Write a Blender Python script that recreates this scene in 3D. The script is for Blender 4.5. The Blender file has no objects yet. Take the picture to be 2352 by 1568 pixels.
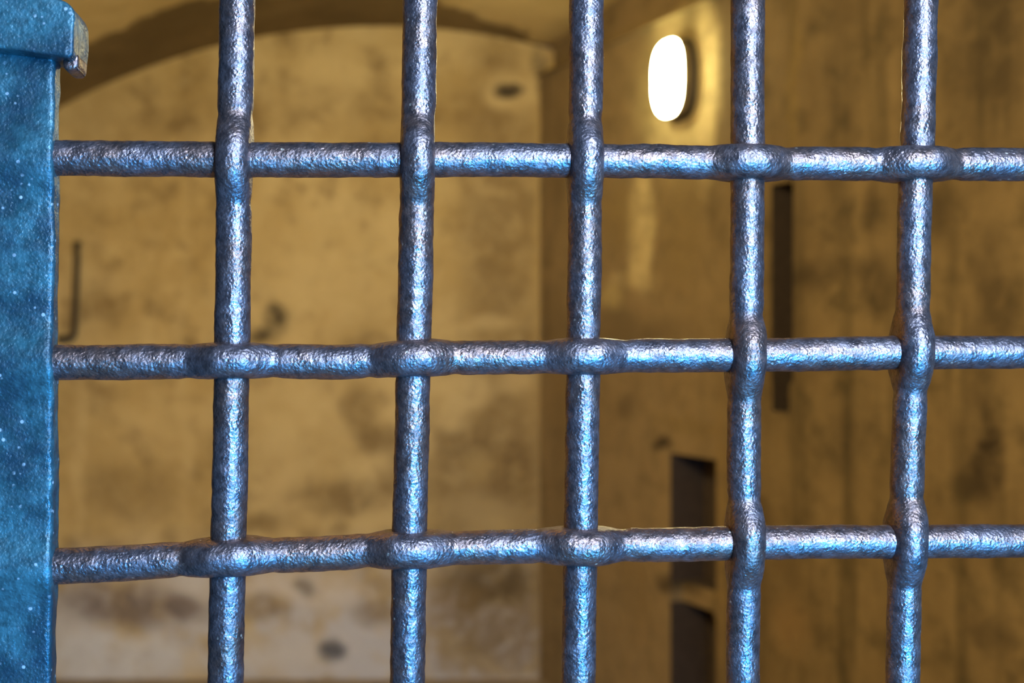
import bpy, math, random
import numpy as np
from mathutils import Vector, Matrix, noise

S = bpy.context.scene
COL = S.collection
# ------------------------------------------------------------------ camera
F = 3015.0                       # focal length in pixels of the 2352 wide frame
CX, CY = 1176.0, 784.0
EYE = 1.44                       # camera height above the floor
cam_d = bpy.data.cameras.new('camera')
cam_d.sensor_width = 36.0
cam_d.lens = F / 2352.0 * 36.0
cam_d.clip_start = 0.05
cam_d.dof.use_dof = True
cam_d.dof.focus_distance = 0.995
cam_d.dof.aperture_fstop = 4.8
cam = bpy.data.objects.new('camera', cam_d)
cam.location = (0, 0, EYE)
cam.rotation_euler = (math.pi / 2, 0, 0)
COL.objects.link(cam)
S.camera = cam
# ------------------------------------------------------------------ exposure, world
S.view_settings.view_transform = 'Standard'
S.view_settings.look = 'None'
S.view_settings.exposure = 0.0
S.view_settings.gamma = 1.0
S.view_settings.use_curve_mapping = False
S.cycles.use_denoising = True
w = bpy.data.worlds.new('corridor_daylight')
S.world = w
w.use_nodes = True
bgn = w.node_tree.nodes['Background']
bgn.inputs[0].default_value = (0.40, 0.38, 0.46, 1)
bgn.inputs[1].default_value = 0.07


def area(name, loc, target, sx, sy, power, color):
    d = bpy.data.lights.new(name, 'AREA')
    d.shape = 'RECTANGLE'
    d.size, d.size_y = sx, sy
    d.energy = power
    d.color = color
    o = bpy.data.objects.new(name, d)
    o.location = loc
    o.rotation_euler = (Vector(target) - Vector(loc)).to_track_quat('-Z', 'Y').to_euler()
    COL.objects.link(o)
    return o


# daylight of the corridor the camera stands in: a tall opening on the right, paler towards the sky
area('daylight_upper', (0.70, -0.40, 2.02), (0.05, 1.0, 1.45), 0.42, 1.25, 84.0, (0.52, 0.72, 1.0))
area('daylight_lower', (0.70, -0.40, 0.98), (0.05, 1.0, 1.25), 0.46, 0.75, 66.0, (0.02, 0.38, 1.0))
# second lamp of the cell, inside above the gate, outside the view
pl = bpy.data.lights.new('cell_lamp_light', 'POINT')
pl.energy = 210.0
pl.color = (1.0, 0.78, 0.40)
pl.shadow_soft_size = 0.12
po = bpy.data.objects.new('cell_lamp_light', pl)
po.location = (-0.9, 1.62, 2.65)
COL.objects.link(po)
LAMP_GLOW = 90.0

# ------------------------------------------------------------------ places
D = 5.6                                        # distance of the back wall
WD = Vector((0.4, -0.9165, 0)).normalized()    # right wall, from the back corner towards the viewer
CORNER = Vector(((1240 - CX) / F * D, D, 0))
WN = Vector((-WD.y, WD.x, 0))                  # points out of the cell
if WN.x < 0:
    WN = -WN
YAW = math.radians(6.1)
GATE_O = Vector((0, 0.9977, 0))


def ray(px, py):
    return Vector(((px - CX) / F, 1.0, (CY - py) / F))


def gate_uz(px, py):
    r = ray(px, py)
    n = Vector((-math.sin(YAW), math.cos(YAW), 0))
    t = GATE_O.dot(n) / r.dot(n)
    p = r * t
    return (p - GATE_O).dot(Vector((math.cos(YAW), math.sin(YAW), 0))), EYE + p.z


def back_xz(px, py):
    return (px - CX) / F * D, EYE + (CY - py) / F * D


def right_uz(px, py):
    r = ray(px, py)
    t = CORNER.dot(WN) / r.dot(WN)
    p = r * t
    return (p - CORNER).dot(WD), EYE + p.z


# ------------------------------------------------------------------ mesh helpers
def mesh_obj(name, verts, faces, mat, parent=None, smooth=False):
    me = bpy.data.meshes.new(name)
    me.from_pydata([tuple(v) for v in verts], [], faces)
    me.update()
    if smooth:
        me.polygons.foreach_set('use_smooth', [True] * len(me.polygons))
    o = bpy.data.objects.new(name, me)
    if mat:
        me.materials.append(mat)
    COL.objects.link(o)
    if parent:
        o.parent = parent
    return o


def structure(o):
    o['kind'] = 'structure'
    return o


def smooth_interp(xs, ys, q):
    """cubic Hermite through (xs, ys) at q"""
    xs, ys = np.array(xs, float), np.array(ys, float)
    m = np.gradient(ys, xs)
    i = np.clip(np.searchsorted(xs, q) - 1, 0, len(xs) - 2)
    h = xs[i + 1] - xs[i]
    t = (q - xs[i]) / h
    tc = np.clip(t, 0, 1)
    v = ((2 * tc**3 - 3 * tc**2 + 1) * ys[i] + (tc**3 - 2 * tc**2 + tc) * h * m[i]
         + (-2 * tc**3 + 3 * tc**2) * ys[i + 1] + (tc**3 - tc**2) * h * m[i + 1])
    v = np.where(t > 1, ys[i + 1] + (q - xs[i + 1]) * m[i + 1], v)
    v = np.where(t < 0, ys[i] + (q - xs[i]) * m[i], v)
    return v


# ------------------------------------------------------------------ materials
class NT:
    def __init__(self, name):
        self.m = bpy.data.materials.new(name)
        self.m.use_nodes = True
        self.t = self.m.node_tree
        self.bsdf = self.t.nodes['Principled BSDF']
        self.out = self.t.nodes['Material Output']

    def n(self, typ, **kw):
        nd = self.t.nodes.new(typ)
        for k, v in kw.items():
            setattr(nd, k, v)
        return nd

    def link(self, a, b):
        self.t.links.new(a, b)

    def val(self, sock, v):
        if hasattr(v, 'is_linked') or isinstance(v, bpy.types.NodeSocket):
            self.link(v, sock)
        else:
            sock.default_value = v

    def noise(self, vec, scale, detail=4.0, rough=0.55, distort=0.0):
        nd = self.n('ShaderNodeTexNoise')
        self.link(vec, nd.inputs['Vector'])
        nd.inputs['Scale'].default_value = scale
        nd.inputs['Detail'].default_value = detail
        nd.inputs['Roughness'].default_value = rough
        nd.inputs['Distortion'].default_value = distort
        return nd

    def math(self, op, a, b=0.0, clamp=False):
        nd = self.n('ShaderNodeMath', operation=op, use_clamp=clamp)
        self.val(nd.inputs[0], a)
        self.val(nd.inputs[1], b)
        return nd.outputs[0]

    def remap(self, v, a, b, c=0.0, d=1.0, smooth=True):
        nd = self.n('ShaderNodeMapRange', interpolation_type='SMOOTHSTEP' if smooth else 'LINEAR')
        self.val(nd.inputs['Value'], v)
        nd.inputs['From Min'].default_value = a
        nd.inputs['From Max'].default_value = b
        nd.inputs['To Min'].default_value = c
        nd.inputs['To Max'].default_value = d
        return nd.outputs[0]

    def mix(self, fac, a, b, blend='MIX'):
        nd = self.n('ShaderNodeMix', data_type='RGBA', blend_type=blend)
        self.val(nd.inputs[0], fac)
        self.val(nd.inputs[6], a if not isinstance(a, tuple) else (*a, 1.0))
        self.val(nd.inputs[7], b if not isinstance(b, tuple) else (*b, 1.0))
        return nd.outputs[2]

    def coords(self, scale=(1, 1, 1)):
        tc = self.n('ShaderNodeTexCoord')
        mp = self.n('ShaderNodeMapping')
        mp.inputs['Scale'].default_value = scale
        self.link(tc.outputs['Object'], mp.inputs['Vector'])
        return mp.outputs[0]

    def bump(self, height, strength, dist, prev=None):
        nd = self.n('ShaderNodeBump')
        nd.inputs['Strength'].default_value = strength
        nd.inputs['Distance'].default_value = dist
        self.link(height, nd.inputs['Height'])
        if prev is not None:
            self.link(prev, nd.inputs['Normal'])
        return nd.outputs[0]


def iron_material(name, dark, brown, fleck, rough, metallic, fleck_scale, fleck_from, bump=1.0):
    k = NT(name)
    v = k.coords()
    big = k.noise(v, 22.0, 5.0, 0.6)
    fine = k.noise(v, 160.0, 4.0, 0.6)
    c = k.mix(k.remap(big.outputs[0], 0.40, 0.60), dark, brown)
    c = k.mix(k.remap(fine.outputs[0], 0.35, 0.7, 0.0, 0.75), c, tuple(x * 0.35 for x in dark))
    sp = k.n('ShaderNodeTexVoronoi', feature='F1')
    k.link(v, sp.inputs['Vector'])
    sp.inputs['Scale'].default_value = fleck_scale
    spn = k.noise(v, 60.0, 3.0, 0.6)
    spot = k.math('MULTIPLY', k.remap(sp.outputs['Distance'], 0.13, 0.22, 1.0, 0.0),
                  k.remap(spn.outputs[0], fleck_from, fleck_from + 0.14))
    c = k.mix(spot, c, fleck)
    k.link(c, k.bsdf.inputs['Base Color'])
    k.bsdf.inputs['Metallic'].default_value = metallic
    r = k.remap(k.noise(v, 90.0, 3.0).outputs[0], 0.3, 0.7, rough - 0.08, rough + 0.12)
    k.link(k.math('ADD', r, k.math('MULTIPLY', spot, 0.25)), k.bsdf.inputs['Roughness'])
    # hammered, pitted, many times painted skin
    ham = k.n('ShaderNodeTexVoronoi', feature='SMOOTH_F1')
    k.link(v, ham.inputs['Vector'])
    ham.inputs['Scale'].default_value = 430.0
    ham.inputs['Smoothness'].default_value = 0.6
    pit = k.noise(v, 560.0, 3.0, 0.6, 0.4)
    lump = k.noise(v, 120.0, 3.0, 0.5)
    b = k.bump(lump.outputs[0], 0.22 * bump, 0.0030)
    b = k.bump(ham.outputs['Distance'], 0.55 * bump, 0.0008, b)
    b = k.bump(pit.outputs[0], 0.60 * bump, 0.0009, b)
    k.link(b, k.bsdf.inputs['Normal'])
    return k.m


M_BAR = iron_material('grey_painted_iron', (0.235, 0.195, 0.212), (0.25, 0.160, 0.135), (0.60, 0.50, 0.40), 0.36, 0.87, 150.0, 0.56, 0.9)
M_POST = iron_material('blue_painted_iron', (0.040, 0.128, 0.155), (0.014, 0.042, 0.062), (0.30, 0.36, 0.40), 0.36, 0.30, 135.0, 0.50, 0.75)


def wall_material(name, base, light, dark, blobs, streak=0.0, tint_low=None):
    """weathered limewash; blobs = (u, z, ru, rz, colour, alpha, soft) stains, peeled patches and painted lamp glow in wall metres"""
    k = NT(name)
    v = k.coords()
    warpn = k.noise(v, 3.2, 4.0, 0.6)
    off = k.n('ShaderNodeVectorMath', operation='SUBTRACT')
    k.link(warpn.outputs['Color'], off.inputs[0])
    off.inputs[1].default_value = (0.5, 0.5, 0.5)
    sc = k.n('ShaderNodeVectorMath', operation='SCALE')
    k.link(off.outputs[0], sc.inputs[0])
    sc.inputs['Scale'].default_value = 0.16
    ad = k.n('ShaderNodeVectorMath', operation='ADD')
    k.link(v, ad.inputs[0])
    k.link(sc.outputs[0], ad.inputs[1])
    wv = ad.outputs[0]
    n1 = k.noise(v, 1.7, 6.0, 0.62, 0.3)
    n2 = k.noise(v, 6.0, 5.0, 0.65)
    c = k.mix(k.remap(n1.outputs[0], 0.38, 0.66), base, light)
    c = k.mix(k.remap(n2.outputs[0], 0.47, 0.70, 0.0, 0.75), c, dark)
    n3 = k.noise(v, 14.0, 4.0, 0.6)
    c = k.mix(k.remap(n3.outputs[0], 0.52, 0.68, 0.0, 0.4), c, light)
    if streak > 0:
        sv = k.coords((9.0, 9.0, 0.8))
        ns = k.noise(sv, 1.0, 4.0, 0.6)
        c = k.mix(k.remap(ns.outputs[0], 0.48, 0.70, 0.0, streak), c, dark)
        c = k.mix(k.remap(ns.outputs[0], 0.46, 0.30, 0.0, streak * 0.5), c, light)
    if tint_low:
        col, z0, z1 = tint_low
        sp = k.n('ShaderNodeSeparateXYZ')
        k.link(wv, sp.inputs[0])
        np_ = k.noise(v, 4.0, 5.0, 0.65)
        f = k.math('MULTIPLY', k.remap(sp.outputs['Z'], z0, z1, 1.0, 0.0),
                   k.remap(np_.outputs[0], 0.40, 0.55, 0.25, 1.0))
        c = k.mix(f, c, col)
    flake = k.remap(k.noise(v, 9.0, 6.0, 0.7, 0.4).outputs[0], 0.38, 0.56, 0.55, 1.0)
    for (u, z, ru, rz, colr, al, soft) in blobs:
        s = k.n('ShaderNodeVectorMath', operation='SUBTRACT')
        k.link(wv, s.inputs[0])
        s.inputs[1].default_value = (u, 0, z)
        mlt = k.n('ShaderNodeVectorMath', operation='MULTIPLY')
        k.link(s.outputs[0], mlt.inputs[0])
        mlt.inputs[1].default_value = (1 / ru, 0, 1 / rz)
        ln = k.n('ShaderNodeVectorMath', operation='LENGTH')
        k.link(mlt.outputs[0], ln.inputs[0])
        f = k.remap(ln.outputs['Value'], 1.0 - soft, 1.0 + soft, al, 0.0)
        if max(ru, rz) > 0.06:
            f = k.math('MULTIPLY', f, flake)
        c = k.mix(f, c, colr)
    k.link(c, k.bsdf.inputs['Base Color'])
    k.bsdf.inputs['Roughness'].default_value = 0.9
    k.bsdf.inputs['Specular IOR Level'].default_value = 0.15
    b = k.bump(k.noise(v, 9.0, 6.0, 0.6).outputs[0], 0.5, 0.03)
    b = k.bump(k.noise(v, 45.0, 4.0, 0.6).outputs[0], 0.4, 0.006, b)
    k.link(b, k.bsdf.inputs['Normal'])
    return k.m


def plain(name, col, rough=0.5, metallic=0.0, emit=None, strength=0.0):
    k = NT(name)
    v = k.coords()
    c = k.mix(k.remap(k.noise(v, 40.0).outputs[0], 0.35, 0.65), tuple(x * 0.75 for x in col), col)
    k.link(c, k.bsdf.inputs['Base Color'])
    k.bsdf.inputs['Roughness'].default_value = rough
    k.bsdf.inputs['Metallic'].default_value = metallic
    if emit:
        k.bsdf.inputs['Emission Color'].default_value = (*emit, 1)
        k.bsdf.inputs['Emission Strength'].default_value = strength
    return k.m


OCHRE = (0.44, 0.315, 0.125)
PALE = (0.60, 0.460, 0.215)
BROWN = (0.20, 0.130, 0.052)
DARK = (0.05, 0.038, 0.024)


def bb(px, py, rx, ry, col, al, soft=0.5):
    u, z = back_xz(px, py)
    return (u, z, rx / F * D, ry / F * D, col, al, soft)


def rb(px, py, rx, ry, col, al, soft=0.5):
    u, z = right_uz(px, py)
    u2, _ = right_uz(px + rx, py)
    _, z2 = right_uz(px, py - ry)
    return (u, z, abs(u2 - u), abs(z2 - z), col, al, soft)


back_blobs = [
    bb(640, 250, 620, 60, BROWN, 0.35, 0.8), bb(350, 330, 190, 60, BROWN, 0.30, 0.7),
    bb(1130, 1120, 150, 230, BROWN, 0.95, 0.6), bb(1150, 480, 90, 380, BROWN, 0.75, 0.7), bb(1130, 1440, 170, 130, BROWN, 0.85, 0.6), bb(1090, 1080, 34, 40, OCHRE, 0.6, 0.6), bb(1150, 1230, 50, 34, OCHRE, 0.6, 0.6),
    bb(690, 930, 120, 90, PALE, 0.8, 0.6), bb(760, 640, 200, 110, PALE, 0.75, 0.8), bb(360, 960, 120, 90, PALE, 0.5, 0.7),
    bb(640, 1080, 60, 90, PALE, 0.6, 0.6), bb(1060, 900, 70, 42, PALE, 0.85, 0.5), bb(1035, 960, 40, 30, PALE, 0.7, 0.5),
    bb(1180, 880, 40, 22, PALE, 0.5, 0.6),
    bb(1175, 215, 62, 48, PALE, 0.75, 0.4), bb(1168, 207, 27, 20, DARK, 0.95, 0.5),
    bb(636, 742, 27, 34, DARK, 0.95, 0.6), bb(598, 775, 34, 20, DARK, 0.85, 0.6), bb(860, 780, 60, 16, BROWN, 0.5, 0.7),
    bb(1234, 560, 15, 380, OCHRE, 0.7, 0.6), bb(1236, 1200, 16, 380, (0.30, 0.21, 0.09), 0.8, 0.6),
    bb(1130, 1335, 95, 55, (0.10, 0.068, 0.03), 0.85, 0.6), bb(1060, 1370, 60, 40, BROWN, 0.8, 0.6), bb(1110, 1180, 100, 45, PALE, 0.4, 0.7),
    bb(880, 1000, 60, 34, BROWN, 0.8, 0.6), bb(820, 930, 36, 60, BROWN, 0.7, 0.6), bb(800, 1140, 130, 45, BROWN, 0.7, 0.6),
    bb(930, 1080, 50, 60, BROWN, 0.6, 0.6), bb(620, 1190, 60, 24, BROWN, 0.6, 0.6), bb(300, 1130, 110, 60, BROWN, 0.5, 0.7),
    bb(230, 700, 60, 70, BROWN, 0.45, 0.7), bb(250, 640, 40, 30, PALE, 0.5, 0.6), bb(420, 900, 16, 330, PALE, 0.5, 0.6),
    bb(180, 1030, 14, 200, PALE, 0.7, 0.6), bb(160, 850, 40, 130, BROWN, 0.3, 0.7),
    bb(280, 1390, 140, 50, (0.17, 0.13, 0.11), 0.85, 0.6), bb(420, 1395, 70, 26, (0.17, 0.13, 0.11), 0.7, 0.6),
    bb(250, 1510, 190, 55, (0.66, 0.66, 0.66), 0.85, 0.4), bb(430, 1320, 60, 45, (0.62, 0.60, 0.58), 0.8, 0.5), bb(230, 1310, 90, 30, (0.56, 0.50, 0.43), 0.7, 0.6),
    bb(680, 1350, 140, 40, (0.66, 0.60, 0.52), 0.8, 0.6), bb(650, 1500, 140, 50, (0.62, 0.58, 0.52), 0.75, 0.6),
    bb(770, 1500, 26, 26, (0.07, 0.07, 0.08), 0.85, 0.6), bb(705, 1350, 30, 20, DARK, 0.55, 0.6), bb(600, 1400, 60, 24, BROWN, 0.7, 0.6), bb(860, 1400, 50, 30, BROWN, 0.6, 0.6),
    bb(1248, 180, 16, 75, DARK, 0.7, 0.7), bb(1130, 745, 60, 16, PALE, 0.6, 0.6),
]
LIME_AND_HALO = (0.58, 0.48, 0.25)
right_blobs = [
    rb(1400, 900, 250, 1000, (0.29, 0.215, 0.112), 0.85, 0.35),
    rb(1560, 200, 95, 175, (0.36, 0.29, 0.135), 0.8, 0.4), rb(1530, 60, 40, 40, LIME_AND_HALO, 0.6, 0.6), rb(1620, 200, 26, 190, LIME_AND_HALO, 0.9, 0.5), rb(1545, 310, 60, 50, LIME_AND_HALO, 0.6, 0.6), rb(1700, 150, 40, 200, DARK, 0.4, 0.7),  # pale patches round the lamp put its halo into the wall colour
    rb(1472, 520, 30, 130, LIME_AND_HALO, 0.95, 0.3), rb(1405, 690, 28, 34, (0.40, 0.32, 0.15), 0.9, 0.4), rb(1455, 640, 50, 24, LIME_AND_HALO, 0.5, 0.6),
    rb(1420, 500, 40, 70, (0.26, 0.19, 0.08), 0.7, 0.6), rb(1560, 520, 60, 150, (0.20, 0.145, 0.06), 0.5, 0.7),
    rb(1282, 390, 20, 120, DARK, 0.3, 0.6), rb(1275, 760, 45, 80, DARK, 0.25, 0.6), rb(1440, 770, 140, 50, DARK, 0.45, 0.7), rb(1330, 930, 60, 100, (0.20, 0.14, 0.06), 0.5, 0.7),
    rb(1520, 1022, 24, 16, DARK, 0.95, 0.5), rb(1440, 930, 22, 30, DARK, 0.5, 0.7), rb(1285, 1150, 20, 300, DARK, 0.2, 0.7),
    rb(1580, 980, 80, 22, (0.22, 0.16, 0.07), 0.7, 0.6), rb(1460, 1350, 45, 120, (0.22, 0.155, 0.07), 0.6, 0.7), rb(1660, 1250, 14, 300, (0.24, 0.17, 0.075), 0.8, 0.5),
    rb(1795, 690, 60, 280, DARK, 0.35, 0.8), rb(1830, 650, 60, 22, DARK, 0.7, 0.7),
    rb(1930, 830, 60, 30, DARK, 0.6, 0.7), rb(1900, 620, 70, 26, DARK, 0.6, 0.7), rb(2010, 650, 50, 60, DARK, 0.75, 0.7), rb(1920, 470, 26, 100, DARK, 0.5, 0.7), rb(2000, 480, 22, 60, DARK, 0.6, 0.7),
    rb(2270, 1040, 26, 100, (0.02, 0.015, 0.012), 0.95, 0.6), rb(2235, 1090, 40, 36, DARK, 0.8, 0.7), rb(2290, 690, 40, 140, DARK, 0.7, 0.7), rb(2250, 900, 40, 160, DARK, 0.5, 0.7),
    rb(1950, 1010, 60, 90, DARK, 0.5, 0.7), rb(2270, 100, 110, 240, DARK, 0.8, 0.8), rb(1930, 150, 60, 200, DARK, 0.4, 0.8), rb(1820, 200, 14, 180, (0.20, 0.145, 0.06), 0.7, 0.6),
    rb(2160, 500, 30, 60, DARK, 0.7, 0.7), rb(1545, 1345, 34, 20, DARK, 0.8, 0.6), rb(1815, 1440, 40, 60, (0.24, 0.16, 0.08), 0.6, 0.7), rb(2260, 1450, 60, 40, DARK, 0.6, 0.7),
]
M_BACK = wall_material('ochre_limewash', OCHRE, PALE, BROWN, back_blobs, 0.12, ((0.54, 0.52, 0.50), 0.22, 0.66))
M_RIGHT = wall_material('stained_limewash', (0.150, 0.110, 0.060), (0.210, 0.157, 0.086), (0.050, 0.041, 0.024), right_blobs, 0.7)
M_RECESS = plain('dark_recess_stone', (0.055, 0.039, 0.032), 0.9)  # darker colour for the inside faces of the deep cuts
M_PLAIN = wall_material('plain_limewash', OCHRE, PALE, BROWN, [])
M_CORR = wall_material('grey_limewash', (0.10, 0.10, 0.10), (0.13, 0.13, 0.13), (0.06, 0.06, 0.06), [])
M_FLOOR = wall_material('worn_stone', (0.22, 0.17, 0.12), (0.30, 0.24, 0.17), (0.12, 0.09, 0.06), [])


def vault_material():
    """limewash that has come off along the far end of the vault, leaving dark stone"""
    k = NT('peeling_vault_limewash')
    v = k.coords()
    n1 = k.noise(v, 2.2, 5.0, 0.6, 0.3)
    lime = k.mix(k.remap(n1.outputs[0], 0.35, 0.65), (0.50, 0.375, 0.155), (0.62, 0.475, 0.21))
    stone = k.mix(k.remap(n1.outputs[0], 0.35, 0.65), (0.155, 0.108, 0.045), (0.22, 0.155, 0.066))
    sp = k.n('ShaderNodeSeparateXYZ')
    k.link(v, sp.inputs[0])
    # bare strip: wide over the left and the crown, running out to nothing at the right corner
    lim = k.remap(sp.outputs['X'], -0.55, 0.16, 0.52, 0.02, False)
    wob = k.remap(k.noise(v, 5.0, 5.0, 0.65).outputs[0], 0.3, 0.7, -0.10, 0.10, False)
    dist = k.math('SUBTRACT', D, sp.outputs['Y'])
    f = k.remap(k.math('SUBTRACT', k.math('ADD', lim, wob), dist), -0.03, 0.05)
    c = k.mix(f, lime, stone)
    k.link(c, k.bsdf.inputs['Base Color'])
    k.bsdf.inputs['Roughness'].default_value = 0.9
    k.bsdf.inputs['Specular IOR Level'].default_value = 0.15
    b = k.bump(k.noise(v, 9.0, 6.0, 0.6).outputs[0], 0.5, 0.03)
    k.link(b, k.bsdf.inputs['Normal'])
    return k.m


M_VAULT = vault_material()


M_HOUSING = plain('dark_lamp_metal', (0.05, 0.042, 0.032), 0.6, 0.2)
M_RIM = plain('cream_lamp_rim', (0.55, 0.47, 0.30), 0.5)
M_GLOW = plain('lit_opal_glass', (0.9, 0.85, 0.7), 0.4, 0.0, (1.0, 0.88, 0.45), LAMP_GLOW)
M_RUST = plain('dark_rusty_iron', (0.035, 0.028, 0.022), 0.8, 0.2)

# ------------------------------------------------------------------ the cell
ARC_X, ARC_R = (870 - CX) / F * D, 1530 / F * D
ARC_TOP = EYE + (CY - 60) / F * D


def arch_z(x):
    dx = x - ARC_X
    return ARC_TOP - ARC_R + math.sqrt(max(ARC_R**2 - dx * dx, 0.01))


LEFT_X = -2.05
# back wall, its top following the arch
xs = np.linspace(LEFT_X - 0.05, CORNER.x + 0.10, 60)
vs, fs = [], []
for x in xs:
    for j in range(5):
        vs.append((x, 0, arch_z(x) * j / 4))
for i in range(len(xs) - 1):
    for j in range(4):
        a = i * 5 + j
        fs.append((a, a + 5, a + 6, a + 1))
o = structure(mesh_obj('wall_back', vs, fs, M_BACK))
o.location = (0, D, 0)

# right wall: a height field with the ledge, the tall slot and the two chases cut in
U_END = 5.2
LEDGE = EYE + 1.129
u_n0, z_n0 = right_uz(1540, 1040)
u_n1, _ = right_uz(1645, 1040)
_, z_n1 = right_uz(1590, 1352)
_, z_n2 = right_uz(1590, 1400)
u_s0, z_s0 = right_uz(1772, 425)
u_s1, z_s1 = right_uz(1822, 948)
_, z_sm = right_uz(1790, 640)
holes = [(u_n0, u_n1, z_n1, z_n0, 0.14), (u_n0, u_n1 - 0.01, z_n2, z_n1, 0.05), (u_n0, u_n1, 0.05, z_n2, 0.16),
         (u_s0, u_s1, z_s1 + 0.09, z_s0, 0.14), (u_s0 + 0.005, u_s1 - 0.02, z_s1, z_s1 + 0.09, 0.12)]
us = sorted(set([-0.0, 1.0, 2.0, 3.0, 4.0, U_END] + [h[0] for h in holes] + [h[1] for h in holes]))
zs = sorted(set([0, 3.3, LEDGE - 0.012, LEDGE, LEDGE + 0.006, LEDGE + 0.010] + [h[2] for h in holes] + [h[3] for h in holes]))


def depth(u, z):
    for (a, b, c, d_, dp) in holes:
        if a < u < b and c < z < d_:
            return dp
    if z > LEDGE + 0.008:
        return 0.055
    if z > LEDGE + 0.003:
        return 0.025
    if z > LEDGE - 0.006:
        return -0.018          # the rounded lip
    return 0.0


vs, fs, recess_idx = [], [], []


def quad(*p, dark=False):
    i = len(vs)
    recess_idx.append(1 if dark else 0)
    vs.extend(p)
    fs.append((i, i + 1, i + 2, i + 3))


for i in range(len(us) - 1):
    for j in range(len(zs) - 1):
        u0, u1, z0, z1 = us[i], us[i + 1], zs[j], zs[j + 1]
        d0 = depth((u0 + u1) / 2, (z0 + z1) / 2)
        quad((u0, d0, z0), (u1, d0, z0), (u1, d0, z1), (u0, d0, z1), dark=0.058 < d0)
        if i + 2 < len(us):
            d1 = depth((u1 + us[i + 2]) / 2, (z0 + z1) / 2)
            if d1 != d0:
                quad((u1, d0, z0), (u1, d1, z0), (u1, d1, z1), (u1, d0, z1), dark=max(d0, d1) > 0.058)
        if j + 2 < len(zs):
            d1 = depth((u0 + u1) / 2, (z1 + zs[j + 2]) / 2)
            if d1 != d0:
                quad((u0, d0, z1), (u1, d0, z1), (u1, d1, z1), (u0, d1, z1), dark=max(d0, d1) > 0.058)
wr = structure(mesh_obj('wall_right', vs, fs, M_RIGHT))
wr.data.materials.append(M_RECESS)
wr.data.polygons.foreach_set('material_index', recess_idx)
wr.matrix_world = Matrix(((WD.x, WN.x, 0, CORNER.x), (WD.y, WN.y, 0, CORNER.y), (0, 0, 1, 0), (0, 0, 0, 1)))

# vault, opening out and rising a little towards the gate
vs, fs = [], []
NS, NTT = 60, 26
x_r = CORNER.x
for i in range(NS + 1):
    s = i / NS
    x0 = LEFT_X + (x_r - LEFT_X) * s
    dirx = -0.05 + (WD.x + 0.05) * s
    for j in range(NTT + 1):
        t = 5.0 * j / NTT
        off = WN * (0.07 if i == NS else 0)
        vs.append((x0 + dirx * t + off.x, D + WD.y * t + off.y, arch_z(x0) + 0.10 * t))
for i in range(NS):
    for j in range(NTT):
        a = i * (NTT + 1) + j
        fs.append((a, a + 1, a + NTT + 2, a + NTT + 1))
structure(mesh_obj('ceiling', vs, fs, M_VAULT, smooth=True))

vs = [(LEFT_X, D, 0), (LEFT_X - 0.27, 0.7, 0), (LEFT_X - 0.27, 0.7, 3.3), (LEFT_X, D, 3.3)]
structure(mesh_obj('wall_left', vs, [(0, 1, 2, 3)], M_PLAIN))
structure(mesh_obj('floor', [(-3, -3, 0), (3.2, -3, 0), (3.2, D + 0.05, 0), (-3, D + 0.05, 0)], [(0, 1, 2, 3)], M_FLOOR))

# front wall with the doorway that the gate closes (gate frame: x along, y away from the viewer)
JL, JR, LINT, T0, T1 = -0.46, 0.66, 1.87, 0.08, 0.36
vs, fs = [], []


def box(x0, x1, y0, y1, z0, z1):
    i = len(vs)
    vs.extend([(x0, y0, z0), (x1, y0, z0), (x1, y1, z0), (x0, y1, z0), (x0, y0, z1), (x1, y0, z1), (x1, y1, z1), (x0, y1, z1)])
    for f in ((0, 3, 2, 1), (4, 5, 6, 7), (0, 1, 5, 4), (1, 2, 6, 5), (2, 3, 7, 6), (3, 0, 4, 7)):
        fs.append(tuple(i + q for q in f))


box(-2.6, JL, T0, T1, 0, 3.3)
box(JR, 2.2, T0, T1, 0, 3.3)
box(JL, JR, T0, T1, LINT, 3.3)
o = structure(mesh_obj('wall_front', vs, fs, M_CORR))
o.location = GATE_O
o.rotation_euler = (0, 0, YAW)

# ------------------------------------------------------------------ the gate
gate = bpy.data.objects.new('barred_gate', None)
gate.location = GATE_O
gate.rotation_euler = (0, 0, YAW)
COL.objects.link(gate)
gate['label'] = 'blue-grey wrought iron gate of thick round bars laced through each other, filling the foreground'
gate['category'] = 'gate'

R = 0.0131
V_LINES = [   # (py, centre px) of each upright
    [(-60, 547), (0, 545), (150, 543), (290, 539), (370, 537), (600, 536), (780, 534), (1000, 530), (1240, 525), (1568, 518), (1640, 517)],
    [(-60, 966), (0, 965), (150, 963), (330, 960), (500, 957), (780, 951), (1000, 946), (1220, 941), (1568, 935), (1640, 933)],
    [(-60, 1349), (0, 1348), (150, 1346), (370, 1344), (600, 1343), (780, 1340), (1000, 1337), (1220, 1333), (1568, 1328), (1640, 1327)],
    [(-60, 1719), (0, 1718), (330, 1717), (600, 1716), (750, 1714), (860, 1711), (1000, 1709), (1240, 1709), (1400, 1707), (1568, 1706), (1640, 1706)],
    [(-60, 2119), (0, 2116), (330, 2107), (420, 2102), (700, 2097), (820, 2094), (1000, 2087), (1250, 2080), (1568, 2074), (1640, 2073)],
]
H_LINES = [
    [(60, 363), (140, 363), (300, 364), (540, 367), (900, 367), (1150, 367), (1340, 369), (1550, 371), (1720, 373), (1850, 375), (1990, 376), (2110, 376), (2352, 378), (2450, 379)],
    [(60, 832), (140, 832), (300, 831), (530, 829), (700, 830), (800, 831), (950, 824), (1100, 822), (1340, 819), (1500, 817), (1715, 815), (2050, 810), (2352, 808), (2450, 807)],
    [(60, 1302), (135, 1300), (300, 1292), (450, 1282), (525, 1278), (700, 1273), (870, 1263), (940, 1262), (1100, 1257), (1270, 1252), (1500, 1251), (1715, 1246), (2060, 1243), (2352, 1242), (2450, 1242)],
]
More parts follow.
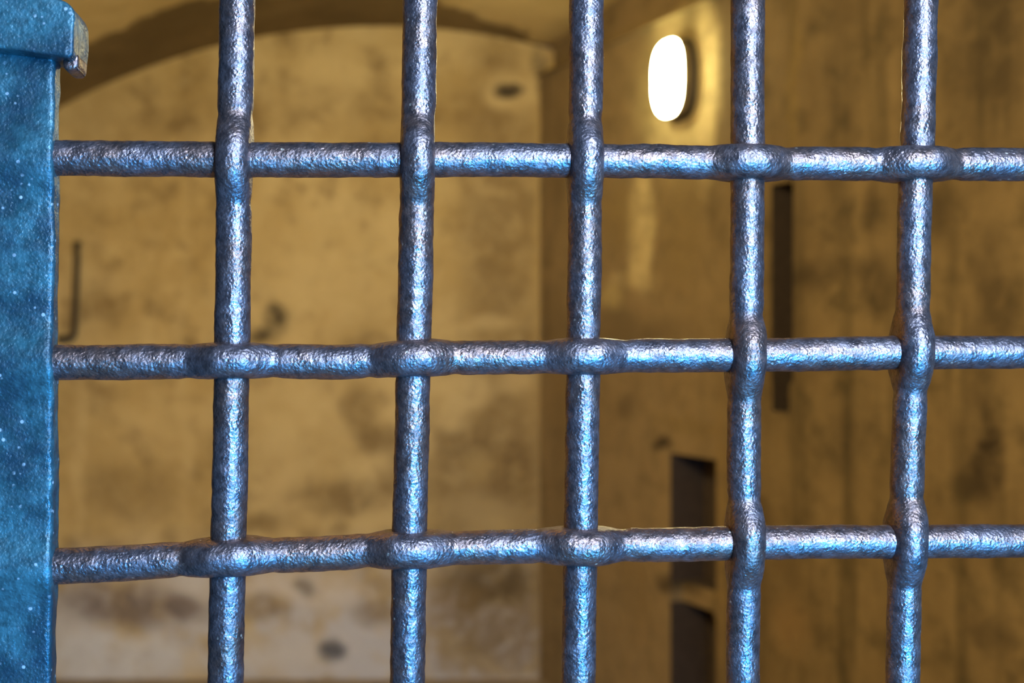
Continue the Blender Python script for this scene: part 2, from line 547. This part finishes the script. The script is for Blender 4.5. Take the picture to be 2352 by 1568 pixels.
OVER_V = {(0, 0), (1, 0), (2, 0), (3, 1), (4, 1), (3, 2), (4, 2)}      # (upright, rail): upright wraps the rail
V_UZ = [[gate_uz(x, y) for (y, x) in L] for L in V_LINES]
H_UZ = [[gate_uz(x, y) for (x, y) in L] for L in H_LINES]


def v_u(i, z):
    p = sorted((b, a) for a, b in V_UZ[i])
    return float(smooth_interp([q[0] for q in p], [q[1] for q in p], np.array([z]))[0])


def h_z(j, u):
    p = H_UZ[j]
    return float(smooth_interp([q[0] for q in p], [q[1] for q in p], np.array([u]))[0])


CROSS = {}
for i in range(5):
    for j in range(3):
        u, z = 0.0, EYE
        for _ in range(8):
            z = h_z(j, u)
            u = v_u(i, z)
        CROSS[i, j] = (u, z)


def bar(name, s0, s1, fine0, fine1, centre, eyes, vertical, seed, parent):
    """a forged round bar; eyes = places along it where it is split open around the crossing bar"""
    rnd = random.Random(seed)
    fine = np.arange(fine0, fine1, 0.0012)
    s = np.concatenate([np.arange(s0, fine0 - 0.002, 0.005), fine, np.arange(fine1 + 0.003, s1 - 0.002, 0.005), [s1]]) if s0 < fine0 else \
        np.concatenate([[s0], fine[1:], np.arange(fine1 + 0.003, s1 - 0.002, 0.005), [s1]])
    NA = 64
    c = centre(s)
    w = np.zeros_like(s)
    cr = np.zeros_like(s)
    skew = np.zeros_like(s)
    wid = np.zeros_like(s)
    for e in eyes:
        L1 = R * rnd.uniform(1.75, 2.05)
        L2 = R * rnd.uniform(1.75, 2.05)
        x = s - e
        L = np.where(x > 0, L1, L2)
        w += np.exp(-np.abs(x / L) ** 3.2)
        wid += rnd.uniform(0.03, 0.09) * np.exp(-np.abs(x / (L * 0.95)) ** 4)
        for sg, LL in ((1, L1), (-1, L2)):
            cr += rnd.uniform(0.03, 0.07) * np.exp(-((x - sg * LL * 1.32) / (R * 0.35)) ** 2)
        skew += rnd.uniform(-1, 1) * 0.0008 * np.exp(-np.abs(x / (L * 1.5)) ** 2)
    ang = np.linspace(0, 2 * math.pi, NA, endpoint=False)
    verts = []
    ca, sa = np.cos(ang), np.sin(ang)
    lobe = np.tanh(4.0 * sa)
    ox = rnd.uniform(-50, 50)
    for k in range(len(s)):
        r = R * (1 - cr[k])
        rp = r * (1 + (wid[k] if not vertical else wid[k] * 0.15))
        d_off = 0.92 * R * w[k] * lobe
        sk = s[k]
        for a in range(NA):
            pa, pd = ca[a] * rp, sa[a] * r + d_off[a]
            q = Vector((pa + ox, pd, sk))
            n = 0.00055 * noise.noise(q * 28.0) + 0.00042 * noise.noise(q * 75.0) + 0.00030 * noise.noise(q * 190.0)
            pa += ca[a] * n + c[k] + skew[k]
            pd += sa[a] * n
            verts.append((pa, -pd, sk) if vertical else (sk, -pd, pa))
    faces = []
    m = len(s)
    for k in range(m - 1):
        b0, b1 = k * NA, (k + 1) * NA
        for a in range(NA):
            a2 = (a + 1) % NA
            faces.append((b0 + a, b0 + a2, b1 + a2, b1 + a))
    faces.append(tuple(range(NA))[::-1])
    faces.append(tuple((m - 1) * NA + a for a in range(NA)))
    return mesh_obj(name, verts, faces, M_BAR, parent, smooth=True)


z_lo, z_hi = EYE - 0.30, EYE + 0.30
for i in range(5):
    p = sorted((b, a) for a, b in V_UZ[i])
    X, Y = [q[0] for q in p], [q[1] for q in p]
    top_u, bot_u = Y[-1], Y[0]

    def cen(s, X=X, Y=Y):
        v = smooth_interp(X, Y, s)
        v = np.where(s > X[-1], Y[-1], v)
        return np.where(s < X[0], Y[0], v)
    eyes = [CROSS[i, j][1] for j in range(3) if (i, j) in OVER_V]
    bar('upright_bar', 0.03, 2.0, z_lo, z_hi, cen, eyes, True, 11 + i, gate)
for j in range(3):
    X = [q[0] for q in H_UZ[j]]
    Y = [q[1] for q in H_UZ[j]]

    def cen(s, X=X, Y=Y):
        v = smooth_interp(X, Y, s)
        v = np.where(s > X[-1], Y[-1], v)
        return np.where(s < X[0], Y[0], v)
    eyes = [CROSS[i, j][0] for i in range(5) if (i, j) not in OVER_V]
    bar('cross_bar', -0.365, 0.70, -0.365, 0.44, cen, eyes, False, 31 + j, gate)

# the flat stile on the left, swollen where the cross bars enter it
u_tr, z_tr = gate_uz(134, 130)
u_br, z_br = gate_uz(126, 1560)
rows = [h_z(j, u_tr) for j in range(3)]
zz = np.concatenate([np.arange(0.02, z_lo, 0.03), np.arange(z_lo, z_hi, 0.003), np.arange(z_hi, 2.0, 0.03)])
prof = []            # outline of the flat bar: (across, depth) front is negative y
W_, TH, BV = 0.085, 0.010, 0.0028
for t in np.linspace(0, 1, 28):
    prof.append((-t * (W_ - 2 * BV) - BV, -TH))
prof += [(-W_ + 0.3 * BV, -TH + 0.3 * BV), (-W_, -TH + BV), (-W_, TH)]
for t in np.linspace(0, 1, 6):
    prof.append((-W_ + t * (W_ - BV), TH))
prof += [(0, TH - BV)]
for t in np.linspace(0.2, 1, 5):
    prof.append((0, TH - BV - t * (2 * TH - 2 * BV)))
prof += [(-0.3 * BV, -TH + 0.3 * BV)]
vs, fs = [], []
NP = len(prof)
for z in zz:
    f = (z - z_br) / (z_tr - z_br)
    ur = u_br + (u_tr - u_br) * f if z_lo < z < z_hi else (u_br if z <= z_lo else u_tr)
    swell = sum(0.0065 * math.exp(-abs((z - r) / 0.019) ** 2.6) for r in rows)
    for (a, b) in prof:
        q = Vector((a * 20, b * 20, z * 20))
        n = 0.0012 * noise.noise(q * 0.9) + 0.0007 * noise.noise(q * 3.2 + Vector((7, 3, 1)))
        e = 0.0016 * noise.noise(Vector((3.3, b * 30, z * 22))) + 0.0007 * noise.noise(Vector((9.1, b * 80, z * 90)))
        front = 1.0 if b < 0 else 0.0
        vs.append((ur + a + (e if a > -0.01 else 0), b - front * (swell + n), z))
for k in range(len(zz) - 1):
    for a in range(NP):
        a2 = (a + 1) % NP
        fs.append((k * NP + a, k * NP + a2, (k + 1) * NP + a2, (k + 1) * NP + a))
fs.append(tuple(range(NP))[::-1])
fs.append(tuple((len(zz) - 1) * NP + a for a in range(NP)))
stile = mesh_obj('stile', vs, fs, M_POST, gate, smooth=True)
stile['label'] = 'flat blue-painted stile'

# the strap clasped round the stile, its lower corner hanging as a lug
import bmesh


def clasp_outline():
    pts = [(-40, -8), (60, -10), (130, -6), (152, 4), (166, 18), (172, 34), (171, 80), (168, 128), (160, 136), (146, 133), (128, 128), (60, 118), (-40, 108)]
    out = []
    for (x, y) in pts:
        r = ray(x, y)
        n = Vector((-math.sin(YAW), math.cos(YAW), 0))
        base = GATE_O + n * (-0.030)
        t = base.dot(n) / r.dot(n)
        p = r * t
        out.append(((p - GATE_O).dot(Vector((math.cos(YAW), math.sin(YAW), 0))), EYE + p.z))
    return out


def solid(name, outline, y0, y1, bevel, mat, parent, seg=3, jitter=0.0):
    bm = bmesh.new()
    f = [bm.verts.new((u, y0, z)) for u, z in outline]
    b = [bm.verts.new((u, y1, z)) for u, z in outline]
    bm.faces.new(f)
    bm.faces.new(b[::-1])
    n = len(f)
    for i in range(n):
        bm.faces.new((f[i], b[i], b[(i + 1) % n], f[(i + 1) % n]))
    bmesh.ops.recalc_face_normals(bm, faces=bm.faces)
    bmesh.ops.bevel(bm, geom=list(bm.edges), offset=bevel, segments=seg, affect='EDGES', profile=0.6)
    bmesh.ops.triangulate(bm, faces=[q for q in bm.faces if len(q.verts) > 4])
    if jitter:
        bmesh.ops.subdivide_edges(bm, edges=[e for e in bm.edges if e.calc_length() > 0.006], cuts=3, use_grid_fill=True)
        for v in bm.verts:
            v.co += Vector([noise.noise(v.co * 60 + Vector((k * 9.0, 0, 0))) for k in range(3)]) * jitter
    me = bpy.data.meshes.new(name)
    bm.to_mesh(me)
    bm.free()
    me.polygons.foreach_set('use_smooth', [True] * len(me.polygons))
    me.materials.append(mat)
    o = bpy.data.objects.new(name, me)
    COL.objects.link(o)
    o.parent = parent
    return o


clasp = solid('strap', clasp_outline(), -0.032, 0.018, 0.0022, M_POST, stile, 3, 0.0008)
clasp['label'] = 'thick blue strap clasped round the stile near its top'


def at_depth(x, y, n_off):
    r = ray(x, y)
    n = Vector((-math.sin(YAW), math.cos(YAW), 0))
    base = GATE_O + n * n_off
    t = base.dot(n) / r.dot(n)
    p = r * t
    return ((p - GATE_O).dot(Vector((math.cos(YAW), math.sin(YAW), 0))), EYE + p.z)


lug = solid('lug', [at_depth(x, y, -0.018) for x, y in ((146, 124), (181, 124), (181, 152), (174, 163), (152, 163), (144, 152))],
            -0.020, 0.012, 0.003, M_BAR, clasp, 3, 0.0005)
lug['label'] = 'dark lug under the strap'

# ------------------------------------------------------------------ lamp on the right wall
lu, lz = right_uz(1571, 183)
lamp = bpy.data.objects.new('bulkhead_lamp', None)
lamp.matrix_world = Matrix(((WD.x, -WN.x, 0, CORNER.x + WD.x * lu), (WD.y, -WN.y, 0, CORNER.y + WD.y * lu), (0, 0, 1, lz), (0, 0, 0, 1)))
COL.objects.link(lamp)
lamp['label'] = 'round glowing white lamp with dark base on the right cell wall near the vault'
lamp['category'] = 'wall lamp'


def lathe(name, prof, mat, parent, n=72, zs_=1.0):
    """profile (radius, distance from the wall); the axis is local y"""
    vs, fs = [], []
    for (r, y) in prof:
        for a in range(n):
            t = 2 * math.pi * a / n
            q = (abs(math.cos(t)) ** 2.7 + abs(math.sin(t)) ** 2.7) ** (-1 / 2.7)
            vs.append((r * q * math.cos(t) * 0.68, y, r * q * math.sin(t) * zs_))
    for i in range(len(prof) - 1):
        for a in range(n):
            b = (a + 1) % n
            fs.append((i * n + a, (i + 1) * n + a, (i + 1) * n + b, i * n + b))
    fs.append(tuple(range(n)))
    fs.append(tuple((len(prof) - 1) * n + a for a in range(n))[::-1])
    return mesh_obj(name, vs, fs, mat, parent, smooth=True)


LR = 0.5 * 176 / F * (CORNER.y + WD.y * lu)
lathe('base', [(LR * 1.00, 0.0), (LR * 1.06, 0.004), (LR * 1.06, 0.012), (LR * 0.99, 0.018), (LR * 0.94, 0.022)], M_HOUSING, lamp)
lathe('rim', [(LR * 0.93, 0.020), (LR * 0.92, 0.046), (LR * 1.00, 0.049), (LR * 1.02, 0.054), (LR * 1.00, 0.058), (LR * 0.95, 0.059)], M_RIM, lamp)
lathe('opal_dome', [(LR * 0.97, 0.056)] + [(LR * 0.98 * math.cos(t) ** 0.6, 0.058 + 0.032 * math.sin(t) ** 0.8) for t in np.linspace(0.02, 1.5, 16)],
      M_GLOW, lamp)

# ------------------------------------------------------------------ iron hook on the back wall, beside the stile
hook = []
for (x, y) in ((180, 560), (181, 600), (178, 680), (176, 740), (174, 768), (164, 776), (140, 778)):
    a, b = back_xz(x, y)
    hook.append(Vector((a, D - 0.028, b)))
hook = [hook[0] + Vector((0, 0.05, 0))] + hook + [hook[-1] + Vector((-0.01, 0.05, 0))]
cu = bpy.data.curves.new('iron_hook', 'CURVE')
cu.dimensions = '3D'
cu.bevel_depth = 0.013
cu.bevel_resolution = 4
spl = cu.splines.new('POLY')
spl.points.add(len(hook) - 1)
for pnt, q in zip(spl.points, hook):
    pnt.co = (*(q - hook[0]), 1)
tmp = bpy.data.objects.new('tmp', cu)
COL.objects.link(tmp)
dg = bpy.context.evaluated_depsgraph_get()
me = bpy.data.meshes.new_from_object(tmp.evaluated_get(dg))
bpy.data.objects.remove(tmp)
me.materials.clear()
me.materials.append(M_RUST)
ho = bpy.data.objects.new('iron_hook', me)
ho.location = hook[0]
COL.objects.link(ho)
ho['label'] = 'thin dark iron hook fixed to the back wall beside the blue stile'
ho['category'] = 'hook'
